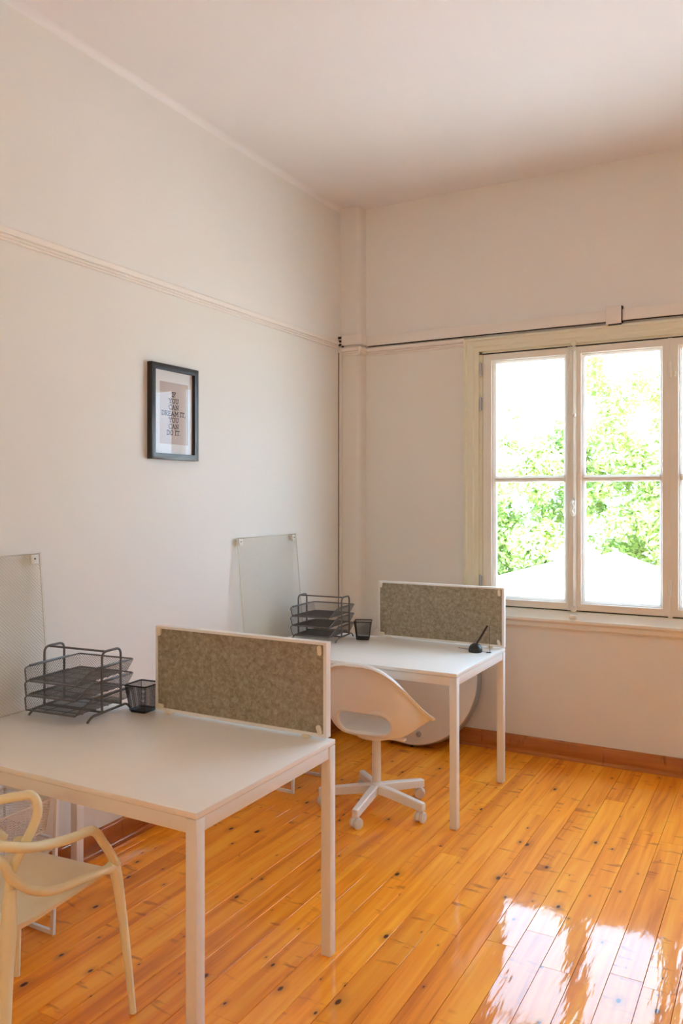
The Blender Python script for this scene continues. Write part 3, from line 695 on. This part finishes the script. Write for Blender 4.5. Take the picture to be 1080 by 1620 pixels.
# seat: shallow dished slab with rounded rim
def seat_mesh():
    nx, ny = 16, 16; top = []; bot = []
    for j in range(ny + 1):
        v = j / ny; y = -.205 + .425 * v
        for i in range(nx + 1):
            u = i / nx * 2 - 1; hw = .182 + .006 * v
            if v < .25: hw *= 0.90 + 0.10 * (v / .25)
            x = u * hw - .012
            edge = max(abs(u), abs(2 * v - 1)); e = max(0, (edge - .85) / .15)
            z = .452 - .008 * (1 - u * u) * (1 - (2 * v - 1) ** 2) - .010 * e * e + (-.008 * max(0, (v - .9) / .1) ** 2)
            top.append((x, y, z)); bot.append((x * .96, y * .98, .432 - .010 * (1 - v) - .006 * (1 - edge)))
    vs = top + bot; n1 = len(top); W1 = nx + 1; fs = []
    for j in range(ny):
        for i in range(nx):
            a = j * W1 + i; fs.append((a, a + 1, a + W1 + 1, a + W1)); fs.append((n1 + a, n1 + a + W1, n1 + a + W1 + 1, n1 + a + 1))
    loop = [i for i in range(W1)] + [j * W1 + nx for j in range(1, ny + 1)] + [ny * W1 + i for i in range(nx - 1, -1, -1)] + [j * W1 for j in range(ny - 1, 0, -1)]
    for a, b in zip(loop, loop[1:] + loop[:1]): fs.append((a, b, n1 + b, n1 + a))
    return MB().add(vs, fs)
seat_mesh().obj('seat', M['seatc'], ac, smooth=50)
for s in (1, -1):
    pts = smoothpath([(s * .184, .190, .470), (s * .196, .198, .44), (s * .206, .207, .35), (s * .222, .219, .18), (s * .236, .230, .004)], 5)
    MB().tube(pts, [.0215 - .0115 * (i / (len(pts) - 1)) ** .8 for i in range(len(pts))], 14).obj('leg', M['cream'], ac)
    pts = smoothpath([(s * .181, -.198, .56), (s * .184, -.207, .47), (s * .192, -.222, .36), (s * .210, -.245, .18), (s * .226, -.262, .004)], 5)
    MB().tube(pts, [.015 + .007 * min(1, i / 6) - (.0115 * max(0, (i - 6) / (len(pts) - 7))) for i in range(len(pts))], 14).obj('leg', M['cream'], ac)

# ------------------------------------------------------------------ white swivel chair
sw = thing('swivel_chair', 'white plastic shell swivel chair on castors facing the farther desk', 'chair', (0.858, 3.655, 0), R(0))
ARM = [204, 276, 348, 60, 132]
for a in ARM:
    m = MB(); n = 2
    ca, sa = math.cos(R(a)), math.sin(R(a))
    secs = [(.015, .020, .083, .127), (.10, .019, .077, .120), (.287, .0160, .059, .098), (.293, .013, .062, .095)]
    vs = []
    for (d, hw, z0, z1) in secs:
        c = .005
        for (u, z) in ((-hw, z0), (hw, z0), (hw, z1 - c), (hw - c, z1), (-hw + c, z1), (-hw, z1 - c)): vs.append((d * ca - u * sa, d * sa + u * ca, z))
    fs = [(5, 4, 3, 2, 1, 0), tuple(18 + i for i in range(6))]
    for i in range(3):
        for j in range(6): fs.append((i * 6 + j, i * 6 + (j + 1) % 6, (i + 1) * 6 + (j + 1) % 6, (i + 1) * 6 + j))
    m.add(vs, fs).obj('base_arm', M['steelw'], sw, smooth=25)
    # twin-wheel castor
    h = MB(); px, py = .272 * ca, .272 * sa; tw = R(a * 2.7 + 40); wx, wy = math.cos(tw), math.sin(tw)
    def pt_(u, v, z): return (px + u * wx - v * wy, py + u * wy + v * wx, z)
    hood = MB()
    prof = [(math.cos(R(b)) * .0275, .0285 + math.sin(R(b)) * .0275) for b in range(-20, 201, 20)]
    vs = [pt_(u, -.0085, z) for u, z in prof] + [pt_(u, .0085, z) for u, z in prof]; q = len(prof)
    hood.add(vs, [tuple(range(q)), tuple(range(2 * q - 1, q - 1, -1))] + [(i, q + i, q + (i + 1) % q, (i + 1) % q) for i in range(q)])
    hood.tube([pt_(0, 0, .048), (px, py, .064)], .009, 12)
    cs = hood.obj('castor', M['plasticw'], sw)
    for sgn in (-1, 1):
        wv = []; wn = 20; wm = MB()
        rings = [(.0245, .0095), (.0265, .0115), (.0265, .0195), (.0235, .0225), (.010, .0235)]
        for rr, off in rings:
            for j in range(wn):
                b = 2 * math.pi * j / wn; wv.append(pt_(rr * math.cos(b), sgn * off, .0268 + rr * math.sin(b)))
        wf = [(i * wn + j, i * wn + (j + 1) % wn, (i + 1) * wn + (j + 1) % wn, (i + 1) * wn + j) for i in range(len(rings) - 1) for j in range(wn)] + [tuple(range(wn)), tuple((len(rings) - 1) * wn + j for j in range(wn))]
        wm.add(wv, wf).obj('wheel', M['rub'], cs)
MB().lathe([(.030, .080), (.034, .084), (.034, .124), (.028, .133), (.0230, .136), (.0220, .360), (.022, .366)], 24).obj('column', M['steelw'], sw)
MB().lathe([(.028, .352), (.05, .358), (.10, .372), (.10, .392)], 24, (0, 0.0, 0)).bbox(.02, .16, -.018, .018, .362, .376, .004).obj('seat_mount', M['plasticw'], sw)
# shell: bucket built over angle (0 = +x, 90 = front/+y)
def shell():
    nA, nT = 96, 26
    RIM = [(0, .766), (12, .766), (22, .757), (32, .737), (42, .702), (52, .655), (62, .604), (75, .548), (90, .502), (105, .470), (120, .446), (135, .432), (155, .424), (181, .420)]
    def smooth01(t): t = max(0, min(1, t)); return t * t * (3 - 2 * t)
    rows_ = []
    for i in range(nT + 1):
        t = i / nT; row = []
        for j in range(nA):
            a = 2 * math.pi * j / nA; ca, sa = math.cos(a), math.sin(a)
            back = max(0, -sa); front = max(0, sa)
            # rim of the shell in plan and height: high back sweeping down to the seat front
            rx, ry = 0.260, (0.236 if sa < 0 else 0.216); pw = 2.4
            rad = 1.0 / ((abs(ca) / rx) ** pw + (abs(sa) / ry) ** pw) ** (1 / pw)
            dl = abs((math.degrees(a) - 270 + 180) % 360 - 180)
            zr = 0.0
            for (d0, z0_), (d1, z1_) in zip(RIM[:-1], RIM[1:]):
                if d0 <= dl <= d1: u = (dl - d0) / (d1 - d0); zr = z0_ + (z1_ - z0_) * u
            zfloor = 0.400
            pan = 0.5
            if t < pan: rr = rad * 0.66 * (t / pan); z = zfloor + 0.006 * (t / pan) ** 2
            else:
                s = (t - pan) / (1 - pan); th = s * math.pi / 2; H_ = zr - zfloor - .006
                w_ = smooth01((H_ - .03) / .20)
                f_ = (math.sin(th) ** 0.95) * w_ + s * (1 - w_); g_ = (1 - math.cos(th)) ** 0.88 * w_ + s ** 1.25 * (1 - w_)
                rr = rad * (0.66 + 0.34 * f_); z = zfloor + .006 + H_ * g_
            row.append((rr * ca, rr * sa + 0.012, z))
        rows_.append(row)
    for dr, dz in ((.005, .004), (.012, .005), (.020, .001), (.025, -.006)):      # rolled lip round the rim
        row = []
        for j in range(nA):
            x, y, z = rows_[nT][j]; d = math.hypot(x, y - .012); k = 1 + dr / d
            row.append((x * k, (y - .012) * k + .012, z + dz))
        rows_.append(row)
    nT += 4
    vs = [(0, .012, .400)]; fs = []
    for i in range(1, nT + 1): vs += rows_[i]
    for j in range(nA): fs.append((0, 1 + j, 1 + (j + 1) % nA))
    for i in range(nT - 1):
        for j in range(nA):
            a = 1 + i * nA; b = a + nA; fs.append((a + j, b + j, b + (j + 1) % nA, a + (j + 1) % nA))
    me = bpy.data.meshes.new('shell'); me.from_pydata(vs, [], fs); me.update()
    o = bpy.data.objects.new('shell', me); COL.objects.link(o); o.parent = sw; me.materials.append(M['plasticw'])
    so = o.modifiers.new('s', 'SOLIDIFY'); so.thickness = 0.013; so.offset = 0
    # slot low in the back
    n = 40; c = MB(); P = []
    for i in range(n):
        a = 2 * math.pi * i / n; co, si = math.cos(a), math.sin(a)
        P.append((.014 + .086 * (1 if co > 0 else -1) + .062 * co, .480 + .061 * si))
    c.add([(x, -.40, z) for x, z in P] + [(x, -.13, z) for x, z in P], [tuple(range(n)), tuple(range(2 * n - 1, n - 1, -1))] + [(i, n + i, n + (i + 1) % n, (i + 1) % n) for i in range(n)])
    cut = c.obj('cutter', M['plasticw'], None, smooth=0); cut.parent = sw
    bo = o.modifiers.new('b', 'BOOLEAN'); bo.operation = 'DIFFERENCE'; bo.object = cut; bo.solver = 'EXACT'
    bpy.context.view_layer.update()
    from mathutils.bvhtree import BVHTree
    bv = BVHTree.FromPolygons([Vector(v) for v in vs], fs); lip = []
    for x, z in P:
        hit = bv.ray_cast(Vector((x, -1, z)), Vector((0, 1, 0)))[0]
        if hit: lip.append(hit)
    dg = bpy.context.evaluated_depsgraph_get(); nm = bpy.data.meshes.new_from_object(o.evaluated_get(dg))
    o.modifiers.clear(); o.data = nm; bpy.data.objects.remove(cut)
    nm.shade_smooth(); nm.set_sharp_from_angle(angle=R(50)); nm.name = 'shell'
    MB().tube([p + Vector((0, -.003, 0)) for p in lip], .0105, 10, True).obj('slot_rim', M['plasticw'], sw)
    return o
shell()

# ------------------------------------------------------------------ white disc leaning in the corner
DR, DT = 0.418, 0.075
dc = thing('round_panel', 'large white round panel with grey rim leaning on wall under farther desk', 'round panel', (0.598, 4.638, 0.0), 0)
dc.rotation_euler = (R(-12.0), 0, R(0))
cz = DR + .015
MB().lathe([(DR - .010, -.001), (DR - .003, .0), (DR - .002, -.004)][::-1] + [], 72, (0, 0, cz), 'y') if False else None
MB().lathe([(DR - .006, 0), (DR - .006, .006), (DR - .010, .009)], 96, (0, 0, cz), 'y').obj('face', M['discw'], dc)
MB().lathe([(DR - .02, -DT), (DR, -DT + .003), (DR, -.046), (DR - .006, -.043), (DR - .006, -.035), (DR, -.032), (DR, -.004), (DR - .005, 0)], 96, (0, 0, cz), 'y').obj('rim', M['discg'], dc)
kb = MB().lathe([(.017, .0085), (.017, .012), (.012, .014), (.012, .026), (.010, .029)], 20, (.060, 0, .090), 'y').obj('bolt', M['discg'], dc)

# ------------------------------------------------------------------ counter pen on the farther desk
pn = thing('counter_pen', 'black pen in a domed holder on the farther desk', 'pen holder', (1.205, 4.155, 0.7402), 0)
MB().lathe([(.035, 0), (.0375, .004), (.037, .014), (.033, .028), (.025, .040), (.014, .047), (.006, .049)], 28).obj('holder', M['black'], pn)
MB().tube([(.004, 0, .040), (.030, .006, .085), (.064, .014, .146)], [.0052, .0058, .0050], 12).obj('pen', M['black'], pn)
MB().tube([(.066, .014, .144), (.073, .014, .141), (.0745, .014, .10), (.075, .014, .006)], .0009, 6).bbox(.058, .083, .007, .021, 0, .004, .001).tube([(.030, 0, .006), (.060, .010, .003)], .0012, 6).obj('cord', M['black'], pn)
MB().tube([(-.036, 0, .012), (-.07, -.004, .014), (-.094, -.006, .016)], .0016, 6).obj('side_arm', M['black'], pn)

# ------------------------------------------------------------------ outside the window
ground = struct(MB().box(-30, 40, YB + T, 60, -3.6, -3.3), 'ground', M['pave'])
def parasol(loc, half, drop, rz, label, vent):
    t = thing('parasol', label, 'parasol', loc, rz, 'white parasols outside')       # origin: apex height
    x, y, z = 0, 0, 0
    m = MB(); N = 4; n = 10
    for s in range(4):
        a0, a1 = R(45 + 90 * s), R(135 + 90 * s); rr = half * math.sqrt(2)
        grid = []
        for i in range(n + 1):
            u = i / n
            for j in range(n + 1):
                v = j / n; px = (math.cos(a0) * (1 - v) + math.cos(a1) * v) * rr * u; py = (math.sin(a0) * (1 - v) + math.sin(a1) * v) * rr * u
                sag = -0.10 * u * (1 - u) * 4 * 0.5 - .05 * math.sin(math.pi * v) * u
                grid.append((px, py, -drop * u + sag))
        m.add(grid, [(i * (n + 1) + j, i * (n + 1) + j + 1, (i + 1) * (n + 1) + j + 1, (i + 1) * (n + 1) + j) for i in range(n) for j in range(n)])
    cn = m.obj('canopy', M['canvas'], t, smooth=30)
    v = MB()
    for s in range(4):
        a0, a1 = R(45 + 90 * s), R(135 + 90 * s); rr = half * math.sqrt(2)
        p, q = (math.cos(a0) * rr, math.sin(a0) * rr), (math.cos(a1) * rr, math.sin(a1) * rr); mid = ((p[0] + q[0]) / 2, (p[1] + q[1]) / 2)
        v.add([(*p, -drop), (*mid, -drop - .05), (*q, -drop), (*q, -drop - .22), (*mid, -drop - .26), (*p, -drop - .22)], [(0, 1, 4, 5), (1, 2, 3, 4)])
    v.obj('valance', M['canvas'], cn, smooth=0)
    if vent:
        MB().add([(0, 0, .20)] + [(.28 * math.cos(R(45 + 90 * s)), .28 * math.sin(R(45 + 90 * s)), -.05) for s in range(4)], [(0, 1 + s, 1 + (s + 1) % 4) for s in range(4)]).obj('vent_cap', M['canvas'], cn, smooth=0)
    h = loc[2] + 3.3
    MB().tube([(0, 0, -h), (0, 0, .03)], .035, 14).obj('pole', M['steelw'], t)
    MB().bbox(-.45, .45, -.45, .45, -h, -h + .10, .02).obj('base', M['ext'], t)
    rb = MB()
    for s in range(4): rb.tube([(0, 0, -.06), (math.cos(R(45 + 90 * s)) * half * 1.38, math.sin(R(45 + 90 * s)) * half * 1.38, -drop - .05)], .014, 8)
    rb.obj('ribs', M['steelw'], t)
    return t
parasol((1.00, 7.45, 1.05), 1.60, .55, R(45), 'white canvas parasol with vent cap outside the left casement', True)
parasol((0.48, 12.2, 0.79), 1.28, .50, R(40), 'white canvas parasol farther out seen through right casement', False)
parasol((5.75, 7.60, 1.00), 1.55, .55, R(40), 'white canvas parasol outside the right half of the window', True)

def tree(loc, crown, n, leaf, label, seed, mat, trunk_h):
    rg = random.Random(seed)
    t = thing('tree', label, 'tree', loc, 0, 'leafy trees outside')
    tp = smoothpath([(0, 0, 0), (.1, .05, trunk_h * .4), (-.05, 0, trunk_h * .8), (0.1, .1, trunk_h * 1.25)], 5)
    tm = MB().tube(tp, [.20 - .12 * i / (len(tp) - 1) for i in range(len(tp))], 10)
    clumps = []
    for (cx, cy, cz_, rx, ry, rz_) in crown:
        k = max(8, int(rx * ry * rz_ * 13))
        for _ in range(k):
            while True:
                p = Vector((rg.uniform(-1, 1), rg.uniform(-1, 1), rg.uniform(-1, 1)))
                if 0.25 < p.length < 1: break
            clumps.append((Vector((cx + p.x * rx, cy + p.y * ry, cz_ + p.z * rz_)), rg.uniform(.22, .48)))
        tm.tube([(0, 0, trunk_h * rg.uniform(.5, .9)), ((cx) * .35, cy * .35, trunk_h * .75 + cz_ * .25), (cx * .6, cy * .6 + .4, trunk_h * .55 + cz_ * .4)], [.07, .045, .02], 6)
    tm.obj('trunk', M['bark'], t)
    V = []; F = []
    per = max(1, n // len(clumps))
    for c, r in clumps:
        for _ in range(per):
            d = Vector((rg.gauss(0, 1), rg.gauss(0, 1), rg.gauss(0, .8))); d.normalize(); p = c + d * r * rg.random() ** .4
            nrm = (d * .5 + Vector((rg.gauss(0, .6), rg.gauss(-.25, .6), .75 + rg.gauss(0, .4)))).normalized()
            u = nrm.orthogonal().normalized(); u = (Matrix.Rotation(rg.uniform(0, 6.28), 3, nrm) @ u); w = nrm.cross(u)
            L = leaf * rg.uniform(.6, 1.25); b = len(V)
            V += [tuple(p - u * L * .5), tuple(p + w * L * .27 + nrm * L * .05), tuple(p + u * L * .5 - nrm * L * .1), tuple(p - w * L * .27 + nrm * L * .05)]
            F += [(b, b + 1, b + 2), (b, b + 2, b + 3)]
    me = bpy.data.meshes.new('foliage'); me.from_pydata(V, [], F); me.update(); me.materials.append(mat)
    o = bpy.data.objects.new('foliage', me); COL.objects.link(o); o.parent = t; o['kind'] = 'stuff'
    return t
tree((-2.7, 16.6, -3.3), [(0, 0, 4.4, 2.1, 1.6, 2.5), (-.8, -.5, 3.6, 1.4, 1.3, 2.0), (.9, -.6, 4.0, 1.2, 1.2, 2.3)], 30000, .135, 'broad leafy tree behind parasols seen through left casement', 3, M['leaf'], 2.6)
tree((1.2, 16.8, -3.3), [(0, 0, 5.0, 1.9, 1.6, 2.8), (-1.5, 0, 7.4, 1.0, 1.0, 1.0), (.6, -.4, 4.0, 1.4, 1.3, 2.4), (-.8, -.7, 3.9, 1.2, 1.1, 2.3), (-1.65, .1, 5.6, 1.05, 1.0, 1.5)], 40000, .135, 'tall leafy tree seen through the right casement', 5, M['leaf2'], 3.2)
tree((6.2, 16.2, -3.3), [(0, 0, 4.2, 2.3, 1.8, 2.6), (-.8, 0, 5.4, 1.4, 1.3, 1.8)], 9000, .18, 'leafy tree at far right behind the window mullions', 8, M['leaf'], 3.0)
tree((-8.4, 16.4, -3.3), [(0, 0, 3.6, 2.2, 1.8, 2.0), (1.0, .2, 3.0, 1.4, 1.3, 1.6)], 7000, .18, 'low leafy tree at far left behind the window frame', 9, M['leaf'], 2.2)
